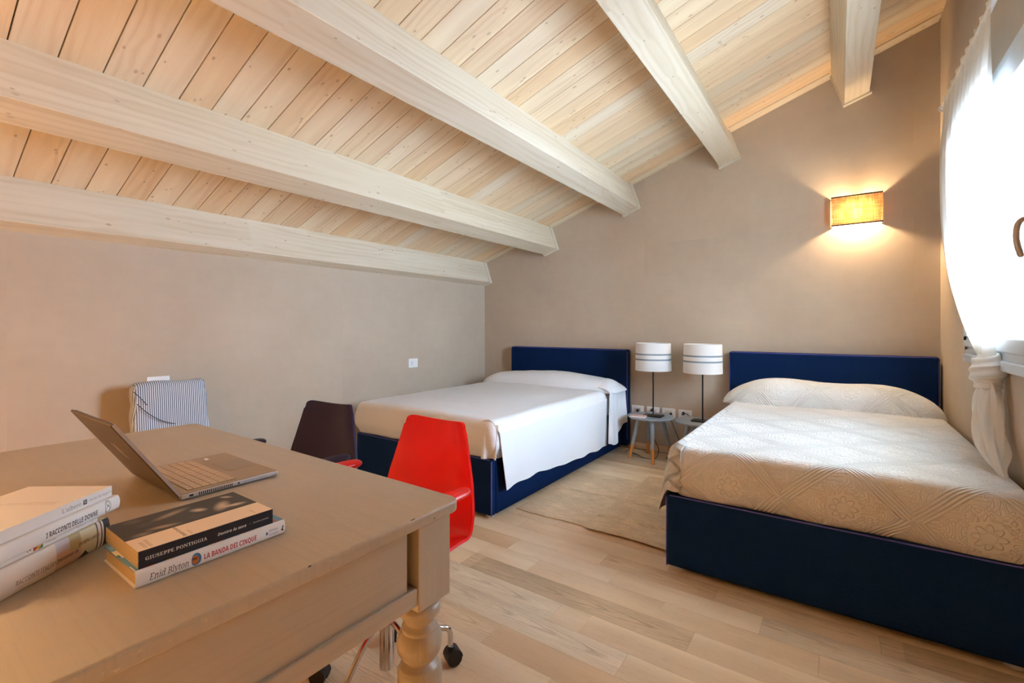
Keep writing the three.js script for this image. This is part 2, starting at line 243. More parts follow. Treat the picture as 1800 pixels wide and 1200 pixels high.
// curtain on its rod
{
  const r = thing('curtain_rod', 'white curtain rod with a round end knob above the window', 'curtain rod', [W - 0.08, 2.515, 0.68]);
  mesh('rod', new THREE.CylinderGeometry(0.011, 0.011, 1.9, 16).rotateX(Math.PI / 2).translate(0, 0, 0.95), whitePlastic, r);
  mesh('end_knob', G(new THREE.SphereGeometry(0.021, 20, 14), new THREE.CylinderGeometry(0.014, 0.014, 0.03, 16).rotateX(Math.PI / 2).translate(0, 0, 0.02)), MP(0xf2f2f2, 0.15, { clearcoat: 0.6 }), r);
  for (const z of [0.1, 1.8]) mesh('bracket', G(rbox(0.068, 0.08, -0.03, 0.03, z - 0.012, z + 0.012, 0.003), box(0.005, 0.07, -0.006, 0.006, z - 0.005, z + 0.005)), whitePlastic, r);
  const c = thing('curtain', 'sheer white curtain tied in a knot beside the window', 'curtain', [W, 0, 0]);
  const top = 2.545, bot = 1.06;
  mesh('panel', sheet((a, b) => {
    const y = lerp(top, bot, b), h = cl((2.47 - y) / (2.47 - bot)), g = Math.pow(h, 3.6), zt = 0.73 + 1.05 * a, z = lerp(zt, 1.565 + 0.085 * a, g);
    const amp = lerp(0.013, 0.024, sm(0, 0.2, h)) * (1 - 0.3 * g), fold = Math.sin(a * 62 + 1.3 * Math.sin(a * 9)) * amp + Math.sin(a * 23 + h * 1.5) * 0.008 * h;
    const near = Math.exp(-Math.pow((y - 2.515) / 0.02, 2)); const bulge = -0.012 * Math.sin(Math.PI * h);
    return [-0.08 + fold * (1 - 0.25 * near) + bulge + 0.02 * g, y + 0.004 * Math.sin(a * 62) * (b < 0.02 ? 1 : 0), z];
  }, 260, 70, 0, 2, 3), curtainMat, c);
  // knot: wraps of cloth
  const kx = -0.062, ky = 1.005, kz = 1.61, wrap = (cy, R, q, tilt, ph) => sheet((a, b) => { const t = a * Math.PI * 2, f = b * Math.PI * 2, rr2 = q * (1 + 0.14 * Math.sin(f * 7 + ph + t)), R2 = R + rr2 * Math.cos(f); return [kx + R2 * Math.cos(t) * 0.95, ky + cy + rr2 * 1.35 * Math.sin(f) + tilt * R * Math.cos(t + ph), kz + R2 * Math.sin(t) * 1.05]; }, 48, 40);
  mesh('knot', G(wrap(0.03, 0.022, 0.033, 0.35, 0.4), wrap(-0.01, 0.026, 0.034, -0.3, 1.6), wrap(-0.05, 0.018, 0.03, 0.3, 3.1)), curtainMat, c);
  const cen = new THREE.CatmullRomCurve3([[kx, 0.98, kz], [-0.06, 0.9, 1.62], [-0.064, 0.78, 1.65], [-0.066, 0.68, 1.73], [-0.064, 0.615, 1.86]].map(V));
  mesh('tail', sheet((a, b) => { const p = cen.getPoint(b), t = a * Math.PI * 2, R = lerp(0.03, 0.054, sm(0, 0.4, b)) * (1 - 0.7 * sm(0.7, 1, b)) * (1 + 0.2 * Math.sin(t * 5 + b * 7) + 0.08 * Math.sin(t * 11 - b * 5)); return [p.x + R * 0.8 * Math.cos(t), p.y, p.z + R * 1.25 * Math.sin(t)]; }, 90, 40), curtainMat, c);
}

// ---------------------------------------------------------------- beds
function bed(label, o) {
  const { x0, x1, zf, hx0, hx1, hy, nv, pp, low } = o, b = thing('upholstered_bed', label, 'bed'), t = 0.045, top = 0.372, bt = 0.022;
  const m = (g) => metric(g, 'x', 0.6, 0.6);
  mesh('headboard', m(rbox(hx0, hx1, 0.03, hy, 0.014, 0.105, 0.022, 5)), nv, b);
  mesh('foot_panel', m(softPanel(x0, x1, bt, top, zf - t, zf, 'x')), nv, b);
  mesh('side_panel', m(softPanel(x0, x0 + t, bt, top, 0.1, zf - t - 0.001, 'z')), nv, b); mesh('side_panel', m(softPanel(x1 - t, x1, bt, top, 0.1, zf - t - 0.001, 'z')), nv, b);
  const r = 0.0035, e = 0.004;
  mesh('piping', G(capsTube([[x0 + e, bt, zf - e], [x0 + e, top - 0.012, zf - e]], r, 4), capsTube([[x1 - e, bt, zf - e], [x1 - e, top - 0.012, zf - e]], r, 4), capsTube([[x0 + 0.02, top - 0.004, zf - e], [x1 - 0.02, top - 0.004, zf - e]], r, 4),
    capsTube([[hx0 + 0.007, 0.1, 0.098], [hx0 + 0.007, 0.5, 0.098], [hx0 + 0.007, hy - 0.06, 0.098], [hx0 + 0.007, hy - 0.03, 0.098], [hx0 + 0.015, hy - 0.014, 0.098], [hx0 + 0.03, hy - 0.006, 0.098], ...[0.1, 0.3, 0.5, 0.7, 0.9].map((t) => [lerp(hx0, hx1, t), hy - 0.006, 0.098]), [hx1 - 0.03, hy - 0.006, 0.098], [hx1 - 0.015, hy - 0.014, 0.098], [hx1 - 0.007, hy - 0.03, 0.098], [hx1 - 0.007, hy - 0.06, 0.098], [hx1 - 0.007, 0.5, 0.098], [hx1 - 0.007, 0.1, 0.098]], r, 240)), pp, b, 'violet piping');
  for (const [x, z] of [[x0 + 0.05, zf - 0.05], [x1 - 0.05, zf - 0.05], [x0 + 0.05, 0.16], [x1 - 0.05, 0.16]]) mesh('foot', cyl(0.028, 0.028, 0, 0.03).translate(x, 0, z), greyPlastic, b);
  mesh('mattress', rbox(x0 + t + 0.004, x1 - t - 0.004, 0.1, 0.55, 0.11, zf - t - 0.01, 0.05, 3), M(0xdcd8d0, 0.9), b);
  return b;
}
function softPanel(x0, x1, y0, y1, z0, z1, ax) {
  const n = ax === 'x' ? [40, 10, 1] : [1, 10, 50];
  const g = new RoundedBoxGeometry(x1 - x0, y1 - y0, z1 - z0, 3, 0.012).translate((x0 + x1) / 2, (y0 + y1) / 2, (z0 + z1) / 2); return g;
}
bed('navy upholstered bed with plain white cover, by the low wall', { x0: 0.46, x1: 1.797, zf: 2.186, hx0: 0.468, hx1: 1.866, hy: 0.975, nv: navy, pp: piping });
bed('navy upholstered bed with quilted cover, under the window', { x0: 2.853, x1: 4.112, zf: 2.141, hx0: 2.776, hx1: 4.132, hy: 0.987, nv: navy, pp: piping });
const wrk = (x, z, k) => 0.006 * (fbm(x * 5 + k, z * 5, 3) - 0.5) + 0.003 * (fbm(x * 22, z * 7 + k, 2) - 0.5);
function pillow(x0, x1, yb, h, z0, z1, k) {
  const xm = (x0 + x1) / 2, hw = (x1 - x0) / 2, zc = (z0 + z1) / 2, hz = (z1 - z0) / 2;
  return sheet((a, b) => {
    const s = 2 * a - 1, e = Math.pow(Math.max(0, 1 - Math.pow(Math.abs(s), 3.4)), 0.55), th = (b * 1.24 - 0.12) * Math.PI, c = Math.cos(th), q = Math.sin(th);
    const hh = h * e * (1 + 0.06 * Math.sin(a * 11 + k) + 0.08 * (fbm(a * 7 + k, b * 3, 3) - 0.5));
    return [xm + s * hw, yb + (q > 0 ? Math.pow(q, 0.85) * hh : q * 0.05 * e), zc + Math.sign(c) * Math.pow(Math.abs(c), 0.8) * hz * (0.55 + 0.45 * e) + 0.012 * Math.sin(a * 9 + k)];
  }, 120, 44, 0, (x1 - x0), 0.7);
}
// left bed: plain white cover, hanging over the open side
{
  const c = thing('bed_cover', 'plain white cover hanging low over the side of the left bed', 'bedspread');
  const top = 0.612, x0 = 0.43, x1 = 1.81, z1 = 2.18;
  mesh('top_panel', softBox(x0, x1, 0.362, top, 0.12, z1, 0.05, [70, 14, 110], ([x, y, z]) => {
    const out = sm(top - 0.02, top - 0.12, y), d = Math.sin(z * 9 + x * 4) * 0.004 * out, foot = z > 2.08 ? out : 0;
    const tuck = 1 - sm(0.46, 0.362, y); return [x + (x > 1.1 ? 1 : -1) * (0.014 * out * tuck + d - 0.02 * (1 - tuck)), y + wrk(x, z, 3) * 1.6 + 0.012 * sm(0.9, 0.2, Math.abs((x - 1.1) / 0.7)), z + foot * (0.012 * tuck + 0.004 * Math.sin(x * 17) - 0.018 * (1 - tuck))];
  }), coverWhite, c);
  mesh('side_drape', sheet((a, b) => {
    const z = lerp(0.5, 2.165 - 0.06 * b, a), hem = lerp(0.125, 0.185, sm(0.1, 1, a)) + 0.006 * Math.sin(z * 8) + 0.004 * Math.sin(z * 23), s = b * 0.62, over = 0.1;
    const f = 0.010 * Math.sin(z * 6.5 + 1.2) * b + 0.005 * Math.sin(z * 17 + b * 2) * b + 0.012 * sm(0.9, 1, a) * b;
    if (s < over) return [x1 - over + s, top + 0.012 + wrk(x1, z, 3) - 0.05 * Math.pow(s / over, 3) - 0.022 * Math.pow(1 - s / over, 2), z];
    const t = (s - over) / (0.62 - over); return [x1 + 0.022 * sm(0, 0.1, t) + f + 0.006 * t, lerp(top - 0.038, hem, t), z];
  }, 110, 60, 0.004, 1.7, 0.62), coverWhite, c);
  mesh('corner_pleat', sheet((a, b) => { const f = Math.sin(a * Math.PI * 2.5); return [lerp(1.735, 1.822, a) - 0.02 * b * (1 - a), lerp(0.585, 0.374, b), 2.19 - 0.03 * a + 0.016 * f * sm(0, 0.5, b) - 0.012 * (1 - b)]; }, 30, 20, -0.003, 0.1, 0.22), coverWhite, c);
  mesh('pillow_fold', pillow(0.36, 1.9, 0.596, 0.146, 0.12, 0.56, 2), coverWhite, c);
  mesh('pillow_drape', sheet((a, b) => {
    const z = lerp(0.17, 0.52 + 0.03 * b, a), f = 0.016 * Math.sin(a * 10 + 0.6) * b + 0.006 * Math.sin(a * 23) * b, hem = lerp(0.29, 0.125, sm(0.1, 0.75, a)) + 0.02 * sm(0.8, 1, a), t = b;
    const p = Math.sin(Math.PI * cl((z - 0.12) / 0.44)); if (t < 0.25) { const q = t / 0.25; return [lerp(1.74, 1.868, Math.sin(q * Math.PI / 2)), lerp(0.615 + 0.095 * p, 0.58 + 0.03 * p, 1 - Math.cos(q * Math.PI / 2)), z]; }
    const q = (t - 0.25) / 0.75; return [1.868 + 0.012 * q + f, lerp(0.58 + 0.03 * p, hem, q), z];
  }, 60, 50, 0.004, 0.4, 0.6), coverWhite, c);
}
// right bed: quilted cover
{
  const c = thing('bed_cover', 'cream quilted cover with raised diamond pattern on the right bed', 'bedspread');
  const top = 0.612, x0 = 2.89, x1 = 4.118, z1 = 2.135;
  mesh('top_panel', softBox(x0, x1, 0.362, top, 0.12, z1, 0.036, [70, 14, 110], ([x, y, z]) => {
    const out = sm(top - 0.02, top - 0.1, y), foot = z > 2.05 ? out : 0, tuck = 1 - sm(0.44, 0.362, y);
    return [x + (x > 3.5 ? 0 : -1) * (0.010 * out * tuck) + (x > 3.5 ? -0.012 : 0.01) * (1 - tuck), y + wrk(x, z, 9) * 1.4 + 0.008 * sm(0.95, 0.2, Math.abs((x - 3.48) / 0.64)), z + foot * (0.014 * tuck + 0.005 * Math.sin(x * 13) - 0.018 * (1 - tuck))];
  }), coverQuilt, c);
  mesh('side_drape', sheet((a, b) => {   // runs along the side, then turns round the foot corner
    const R = 0.07, cx = x0 + R, zc = 2.06, th = sm(0.9, 1, a) * 1.25, zs = lerp(0.45, zc, Math.min(1, a / 0.9)), n = [-Math.cos(th), Math.sin(th)], P = [cx + R * n[0], zs + R * n[1]];
    const f = (0.007 * Math.sin(zs * 13 + th * 7) + 0.004 * Math.sin(zs * 29 + th * 11)), hem = lerp(0.24, 0.392, sm(0.12, 0.75, th)) + 0.006 * Math.sin(zs * 7);
    if (b < 0.12) { const q = 1 - b / 0.12; return [P[0] - n[0] * 0.06 * q, top + 0.008 + wrk(P[0], P[1], 9) - 0.022 * q * q, P[1] - n[1] * 0.06 * q]; }
    const t = (b - 0.12) / 0.88, off = 0.026 * sm(0, 0.16, t) + 0.07 * t * (1 - 0.7 * sm(0.2, 1, th)) + f * t; return [P[0] + n[0] * off, lerp(top + 0.008, hem, Math.pow(t, 1.25)), P[1] + n[1] * off];
  }, 150, 56, -0.004, 4.2, 1.3), coverQuilt, c);
  mesh('pillow_fold', pillow(2.785, 4.128, 0.596, 0.2, 0.12, 0.52, 5), coverQuilt, c);
}

// ---------------------------------------------------------------- bedside tables, lamps, sockets
function sideTable(label, x, z, turn) {
  const t = thing('side_table', label, 'side table', [x, 0, z], turn, 'bedside tables'), H = 0.392;
  mesh('table_top', lathe([[0, H - 0.018], [0.19, H - 0.018], [0.2, H - 0.012], [0.203, H - 0.004], [0.2, H], [0, H]], 64), tableGrey, t);
  for (let k = 0; k < 4; k++) {
    const a = k * Math.PI / 2, dx = Math.cos(a), dz = Math.sin(a), at = (y) => { const r = lerp(0.187, 0.105, y / 0.37); return [dx * r, y, dz * r]; }, up = new THREE.Vector3(...at(0.37)).sub(new THREE.Vector3(...at(0))).normalize();
    const leg = (y0, y1, r0, r1) => { const A = V(at(y0)), B = V(at(y1)); return new THREE.CylinderGeometry(r1, r0, A.distanceTo(B), 16).applyQuaternion(new THREE.Quaternion().setFromUnitVectors(new THREE.Vector3(0, 1, 0), up)).translate(...A.add(B).multiplyScalar(0.5).toArray()); };
    const l = mesh('leg', leg(0.125, 0.366, 0.0155, 0.019), tableGrey, t); mesh('leg_tip', leg(0.001, 0.125, 0.0115, 0.0155), legWood, l, 'bare wood tip');
    mesh('bracket', cyl(0.026, 0.026, 0.362, 0.376, 16).translate(dx * 0.105, 0, dz * 0.105), tableGrey, t);
  }
  return t;
}
sideTable('grey round side table with booklet and lamp beside the left bed', 2.155, 0.29, -1.12);
sideTable('grey round side table partly hidden by the right bed', 2.585, 0.285, -0.9);
function tableLamp(label, x, z) {
  const l = thing('table_lamp', label, 'lamp', [x, 0.392, z], 0, 'striped bedside lamps');
  mesh('base', rbox(-0.085, 0.085, 0, 0.012, -0.055, 0.055, 0.004), blackMetal, l); mesh('stem', cyl(0.0065, 0.0065, 0.012, 0.56, 12), blackMetal, l);
  const s = mesh('lamp_shade', lathe([[0.154, 0.415], [0.157, 0.415], [0.152, 0.66], [0.149, 0.66], [0.154, 0.415]], 64), shadeWhite, l);
  for (const y of [0.515, 0.562]) mesh('stripe', lathe([[0.1552 - (y - 0.415) * 0.0204 + 0.001, y - 0.007], [0.1562 - (y - 0.415) * 0.0204 + 0.0018, y - 0.0065], [0.1562 - (y - 0.415) * 0.0204 + 0.0018, y + 0.0065], [0.1552 - (y - 0.415) * 0.0204 + 0.001, y + 0.007]], 64), stripeGrey, s, 'grey stripe');
  mesh('spider', G(box(-0.152, 0.152, 0.556, 0.56, -0.002, 0.002), box(-0.002, 0.002, 0.556, 0.56, -0.152, 0.152)), blackMetal, l);
}
tableLamp('white striped table lamp with the booklet lying at its foot', 2.183, 0.3);
tableLamp('white striped table lamp next to the right headboard', 2.607, 0.3);
{
  const b = thing('booklet', 'thin white booklet with pinkish cover on the grey side table', 'booklet', [2.085, 0.392, 0.405], 0.12);
  mesh('pages', box(-0.065, 0.065, 0.001, 0.011, -0.038, 0.038), M(0xf2efe6, 0.85), b); mesh('cover', G(box(-0.067, 0.067, 0.011, 0.0125, -0.04, 0.04), box(-0.067, 0.067, 0, 0.001, -0.04, 0.04)), M(0xcfa9a4, 0.6), b);
}
const socketSpots = [1.931, 2.083, 2.233, 2.385];
['white socket plate half behind the left bed cover', 'white socket plate right behind the lamp stem', 'white socket plate behind the edge of the grey side table', 'white socket plate nearest the right bed'].forEach((label, i) => {
  const s = thing('wall_socket', label, 'socket', [socketSpots[i], 0.381, 0], 0, 'socket plates over the skirting');
  mesh('plate', rbox(-0.061, 0.061, -0.044, 0.044, 0, 0.009, 0.003), whitePlastic, s); mesh('insert', rbox(-0.036, 0.036, -0.024, 0.024, 0.007, 0.0105, 0.002), M(0xe0e0dd, 0.4), s);
  for (const dx of [-0.022, 0, 0.022]) for (const dy of [-0.009, 0, 0.009]) mesh('pin_hole', new THREE.CylinderGeometry(0.0026, 0.0026, 0.001, 10).rotateX(Math.PI / 2).translate(dx, dy, 0.0108), black, s);
});
function plugCord(label, px, pts, py = 0.375) {
  const c = thing('power_cord', label, 'cord');
  mesh('plug', G(rbox(px - 0.009, px + 0.009, py - 0.014, py + 0.014, 0.0105, 0.045, 0.006), new THREE.CylinderGeometry(0.004, 0.006, 0.02, 10).rotateX(Math.PI / 2).translate(px, py, 0.053)), black, c); mesh('cable', tube([[px, py, 0.06], ...pts], 0.0028, 90, 6), black, c);
}
plugCord('black power cord looping on the floor under the booklet table', 2.083, [[2.10, 0.3, 0.09], [2.13, 0.18, 0.14], [2.20, 0.06, 0.2], [2.19, 0.005, 0.28], [2.08, 0.004, 0.3], [2.02, 0.004, 0.24], [1.92, 0.004, 0.2]], 0.398);
plugCord('black power cord hanging from the plug between the two tables', 2.26, [[2.29, 0.3, 0.08], [2.36, 0.15, 0.1], [2.42, 0.03, 0.14], [2.36, 0.004, 0.2], [2.28, 0.004, 0.22], [2.27, 0.004, 0.17], [2.36, 0.004, 0.15], [2.5, 0.004, 0.14]]);
plugCord('black power cord from the socket nearest the right bed', 2.375, [[2.43, 0.41, 0.12], [2.47, 0.34, 0.06], [2.42, 0.2, 0.05], [2.45, 0.05, 0.07], [2.55, 0.004, 0.1]], 0.395);
plugCord('black power cord half behind the left bed cover', 1.94, [[1.94, 0.3, 0.08], [1.91, 0.15, 0.08], [1.89, 0.02, 0.1], [1.89, 0.004, 0.2]]);
for (const [z, y, label] of [[3.342, 0.838, 'white switch plate just above the striped chair'], [1.175, 0.83, 'white switch plate above the left bed on the low wall']]) {
  const s = thing('light_switch', label, 'switch', [0, y, z]);
  mesh('plate', rbox(0, 0.009, -0.046, 0.046, -0.061, 0.061, 0.003), whitePlastic, s);
  for (const k of [-1, 0, 1]) mesh('rocker', rbox(0.007, 0.012, -0.023, 0.023, k * 0.0235 - 0.0112, k * 0.0235 + 0.0112, 0.0015), k === 1 ? M(0xd6dde2, 0.4) : whitePlastic, s);
}
// wall sconces
function sconce(label, pos, turn, power, tint) {
  const s = thing('wall_sconce', label, 'wall lamp', pos, turn), h = 0.108, w = 0.157, d = 0.1;
  mesh('back_plate', rbox(-0.05, 0.05, -0.06, 0.06, 0, 0.012, 0.004), whitePlastic, s);
  mesh('shade', G(box(-w, w, -h, h, d - 0.0015, d), box(-w, -w + 0.0015, -h, h, 0.002, d - 0.0015), box(w - 0.0015, w, -h, h, 0.002, d - 0.0015)), burlapMat, s, 'glowing woven linen shade');
  const rim = (y) => G(box(-w - 0.001, w + 0.001, y - 0.005, y + 0.005, d - 0.0025, d + 0.0012), box(-w - 0.0012, -w + 0.0025, y - 0.005, y + 0.005, 0.001, d), box(w - 0.0025, w + 0.0012, y - 0.005, y + 0.005, 0.001, d));
  mesh('rim', rim(h), M(0x2c2030, 0.7), s, 'dark fabric edge'); mesh('rim', rim(-h), M(0x2c2030, 0.7), s, 'dark fabric edge');
  mesh('lamp_holder', cyl(0.014, 0.014, -0.02, 0.05, 16).translate(0, 0.035, 0.05), whitePlastic, s); mesh('holder_arm', box(-0.008, 0.008, 0.04, 0.056, 0.01, 0.05), whitePlastic, s);
  const b = mesh('bulb', new THREE.SphereGeometry(0.028, 20, 14).scale(1, 1.2, 1).translate(0, -0.018, 0.052), M(0xfff1d8, 0.4, { emissive: new THREE.Color(1, 0.72, 0.4), emissiveIntensity: 14 }), s);
  const L = new THREE.PointLight(new THREE.Color(...tint), power); L.position.set(0, -0.018, 0.052); L.shadow.radius = 1.4; L.castShadow = true; s.add(L);
}
sconce('glowing linen box sconce on the wall above the right headboard', [3.663, 2.087, 0], 0, 2.8, [1, 0.70, 0.40]);
sconce('linen box sconce on the wall facing the beds', [1.95, 2.08, ZF], Math.PI, 65, [1, 0.65, 0.33]);

// ---------------------------------------------------------------- rugs
function rug(label, x0, x1, z0, z1, y, folds, k) {
  const o = mesh(numbered('rug'), sheet((a, b) => { const x = lerp(x0, x1, a) + 0.006 * Math.sin(b * 7 + k), z = lerp(z1, z0, b) + 0.008 * Math.sin(a * 6 + k); let h = y + 0.0015 * fbm(x * 8, z * 20, 2); for (const f of folds) h += 0.011 * Math.exp(-Math.pow((z - f + 0.05 * (a - 0.5)) / 0.008, 2)); return [x, h, z]; }, 24, 160, 0.005, (x1 - x0) / 0.5, (z1 - z0) / 0.5), rugMat, scene);
  o.userData = { label, category: 'rug', group: 'flat woven rugs between the beds' };
}
rug('flat woven jute rug along the left bed with fold creases', 1.815, 2.335, 0.98, 1.945, 0.0062, [1.43], 0);
rug('flat woven jute rug reaching under the right bed cover', 2.322, 2.85, 0.82, 1.962, 0.015, [1.745, 1.41], 2);

// ---------------------------------------------------------------- desk
{
  const t = thing('desk', 'taupe painted wooden desk with turned legs and worn edges', 'desk'), X0 = 1.365, X1 = 2.835, Z0 = 3.64, Z1 = 4.62, H = 0.8;
  const s = new THREE.Shape(), r = 0.028, a = X0 + 0.006, b = X1 - 0.006, c = Z0 + 0.006, d = Z1 - 0.006;
  s.moveTo(a + r, c); s.lineTo(b - r, c); s.quadraticCurveTo(b, c, b, c + r); s.lineTo(b, d - r); s.quadraticCurveTo(b, d, b - r, d); s.lineTo(a + r, d); s.quadraticCurveTo(a, d, a, d - r); s.lineTo(a, c + r); s.quadraticCurveTo(a, c, a + r, c);
  const g = new THREE.ExtrudeGeometry(s, { depth: 0.015, bevelEnabled: true, bevelThickness: 0.006, bevelSize: 0.006, bevelSegments: 4, curveSegments: 10 }).rotateX(Math.PI / 2).translate(0, H - 0.006, 0);
  mesh('table_top', metric(g, 'x', 0.9, 0.9), deskMat, t);
  const p = 0.1, y0 = 0.572, y1 = 0.7735, ax0 = X0 + 0.03, ax1 = X1 - 0.03, az0 = Z0 + 0.008, az1 = Z1 - 0.03;
  const prof = [[0.0, 0.572], [0.048, 0.572], [0.048, 0.54], [0.04, 0.53], [0.034, 0.522], [0.034, 0.515], [0.041, 0.508], [0.042, 0.5], [0.041, 0.497], [0.046, 0.493], [0.052, 0.475], [0.0525, 0.465], [0.05, 0.452], [0.042, 0.438], [0.034, 0.432], [0.034, 0.426], [0.044, 0.42], [0.047, 0.414], [0.046, 0.411], [0.051, 0.406], [0.051, 0.37], [0.044, 0.362], [0.046, 0.34], [0.043, 0.24], [0.034, 0.12], [0.032, 0.1], [0.04, 0.09], [0.04, 0.08], [0.034, 0.07], [0.026, 0.02], [0.026, 0], [0, 0]].reverse();
  const corner = (x, z) => { mesh('corner_block', metric(rbox(x - p / 2, x + p / 2, y0, y1, z - p / 2, z + p / 2, 0.003, 2), 'y', 0.9, 0.9), deskMat, t); mesh('leg', metric(lathe(prof, 40).translate(x, 0, z), 'y', 0.9, 0.9), deskMat, t); };
  for (const x of [ax0 + p / 2, ax1 - p / 2]) for (const z of [az0 + p / 2, az1 - p / 2]) corner(x, z);
  const m9 = (q) => metric(q, 'z', 0.9, 0.9);
  for (const sx of [0, 1]) { const x = sx ? ax1 : ax0, q = sx ? -1 : 1, xa = Math.min(x + q * 0.012, x + q * 0.03), xb = Math.max(x + q * 0.012, x + q * 0.03); mesh('apron', m9(rbox(xa, xb, 0.62, y1, az0 + p + 0.022, az1 - p - 0.022, 0.002, 2)), deskMat, t); const xc = Math.min(x + q * 0.003, x + q * 0.05), xd = Math.max(x + q * 0.003, x + q * 0.05); mesh('lower_rail', m9(rbox(xc, xd, 0.588, 0.628, az0 + p, az1 - p, 0.004, 2)), deskMat, t); mesh('inner_board', m9(box(Math.min(x + q * 0.05, x + q * 0.06), Math.max(x + q * 0.05, x + q * 0.06), 0.6, y1, az0 + p, az1 - p)), chipMat, t); }
  for (const z of [az0 + 0.02, az1 - 0.02]) mesh('apron', metric(rbox(ax0 + p, ax1 - p, 0.588, y1, z - 0.01, z + 0.01, 0.002, 2), 'x', 0.9, 0.9), deskMat, t);
  for (const [z, y, l] of [[3.69, 0.797, 0.012], [3.79, 0.7985, 0.02], [3.86, 0.7975, 0.01], [3.73, 0.782, 0.008], [4.02, 0.799, 0.009]]) mesh('paint_chip', new THREE.SphereGeometry(1, 8, 6).scale(0.0012, 0.0014, l / 2.6).translate(X1 - (y > 0.79 ? 0.003 : 0.0005), y, z), chipMat, t, 'dark chip in the paint');
}
const DT = 0.8;
// laptop
{
  const l = thing('laptop', 'open bronze laptop standing on the taupe desk', 'laptop', [2.175, DT, 3.805]), w = 0.1535, D = 0.225;
  const body = M(0xa98d6c, 0.35, { metalness: 0.65 }), edge = M(0xc9c6c4, 0.3, { metalness: 0.8 }), lidM = M(0x6b5640, 0.38, { metalness: 0.6 });
  const base = mesh('base', G(rbox(-w, w, 0.003, 0.0155, 0, D, 0.004)), edge, l); mesh('deck', rbox(-w + 0.002, w - 0.002, 0.0145, 0.0162, 0.002, D - 0.004, 0.0006, 1), body, base);
  for (const x of [-0.12, 0.12]) for (const z of [0.02, 0.2]) mesh('rubber_foot', cyl(0.008, 0.008, 0, 0.004, 12).translate(x, 0, z), black, base);
  const kb = mesh('keyboard', rbox(-0.137, 0.137, 0.0158, 0.0164, 0.098, 0.206, 0.0002, 1), M(0x7d6a52, 0.5, { metalness: 0.3 }), l), key = M(0xc7a884, 0.4, { metalness: 0.25 });
  const rows = [[0.1985, 0.011, 14], [0.1825, 0.0165, 14], [0.164, 0.0165, 14], [0.1455, 0.0165, 13], [0.127, 0.0165, 12], [0.1085, 0.0165, 9]];
  rows.forEach(([z, d, n], r) => { let x = -0.134; for (let k = 0; k < n; k++) { let kw = 0.268 / n; if (r === 5) kw = k === 4 ? 0.268 - 8 * 0.0205 : 0.0205; mesh('key', box(x + 0.0012, x + kw - 0.0012, 0.0164, 0.0179, z - d / 2, z + d / 2), key, kb); x += kw; } });
  mesh('touchpad', rbox(-0.055, 0.055, 0.0158, 0.0165, 0.012, 0.078, 0.0002, 1), M(0x9c8262, 0.3, { metalness: 0.6 }), l); mesh('sticker', box(-0.125, -0.108, 0.0162, 0.0165, 0.062, 0.072), whitePlastic, l);
  for (let k = 0; k < 18; k++) mesh('vent_slot', box(w - 0.0004, w + 0.0005, 0.0055, 0.0125, 0.115 + k * 0.0042, 0.117 + k * 0.0042), black, base);
  mesh('port', box(w - 0.0004, w + 0.0005, 0.007, 0.0115, 0.2, 0.208), black, base); mesh('port', new THREE.CylinderGeometry(0.0022, 0.0022, 0.001, 12).rotateZ(Math.PI / 2).translate(w, 0.009, 0.1), black, base); mesh('port', box(w - 0.0004, w + 0.0004, 0.0085, 0.0105, 0.03, 0.09), M(0x9a9a9a, 0.4), base);
  const h = new THREE.Group(); h.name = 'lid'; h.position.set(0, 0.012, D - 0.002); h.rotation.x = Math.atan2(0.125, 0.19); l.add(h);
  mesh('lid_shell', rbox(-w, w, 0, 0.224, 0.0005, 0.0065, 0.003), lidM, h); for (const q of [-1, 1]) mesh('lid_edge', box(q * w - 0.0013, q * w + 0.0013, 0.002, 0.222, -0.002, 0.0045), edge, h); mesh('screen', box(-w + 0.004, w - 0.004, 0.012, 0.219, -0.0025, 0.0005), MP(0x0a0a0c, 0.08), h);
  const sl = (x, y0, y1) => { const g = new THREE.BoxGeometry(0.003, y1 - y0, 0.0006); const q = g.attributes.position; for (let i = 0; i < q.count; i++) q.setX(i, q.getX(i) - 0.35 * q.getY(i)); return g.translate(x, (y0 + y1) / 2, 0.0067); };
  mesh('emblem', G(sl(-0.012, 0.112, 0.142), sl(-0.004, 0.098, 0.127), sl(0.006, 0.112, 0.142), sl(0.014, 0.098, 0.127)), M(0xe2d8c6, 0.4), h, 'slanted metal emblem strokes');
}
// books
const ctext = (g, s, x, y, font, col, o = {}) => { g.save(); g.translate(x, y); if (o.rot) g.rotate(o.rot); g.fillStyle = col; g.font = font; g.textBaseline = 'middle'; g.textAlign = o.al ?? 'left'; g.fillText(s, 0, 0); g.restore(); };
// spine faces +x, length along z, origin under the middle of the spine; spine text reads towards -z
function book(label, pos, turn, { w, len, th, hard, cover, spine, plain }) {
  const b = thing('book', label, 'book', pos, turn), ct = hard ? 0.0025 : 0.0007, ov = hard ? 0.003 : 0;
  mesh('pages', box(-w + ov, -0.001, ct, th - ct, -len / 2 + ov, len / 2 - ov), paper, b);
  mesh('front_cover', box(-w, -0.0012, th - ct, th, -len / 2, len / 2), cover ? M(0xffffff, 0.5, { map: cover }) : plain, b); mesh('back_cover', box(-w, -0.0012, 0, ct, -len / 2, len / 2), plain, b);
  const sm_ = M(0xffffff, 0.5, { map: spine }); let g;
  if (hard) g = sheet((a, v) => { const q = (v - 0.5) * Math.PI; return [-0.001 + 0.0055 * Math.cos(q), th / 2 + th / 2 * Math.sin(q) * 1.0, lerp(len / 2, -len / 2, a)]; }, 4, 14, 0.0012); else g = box(-0.0012, 0, 0, th, -len / 2, len / 2);
  mesh('spine', g, sm_, b); return b;
}
const spineTex = (w, h, bg, draw) => canvasTex(w, h, (g) => { g.fillStyle = bg; g.fillRect(0, 0, w, h); draw(g, w, h); });
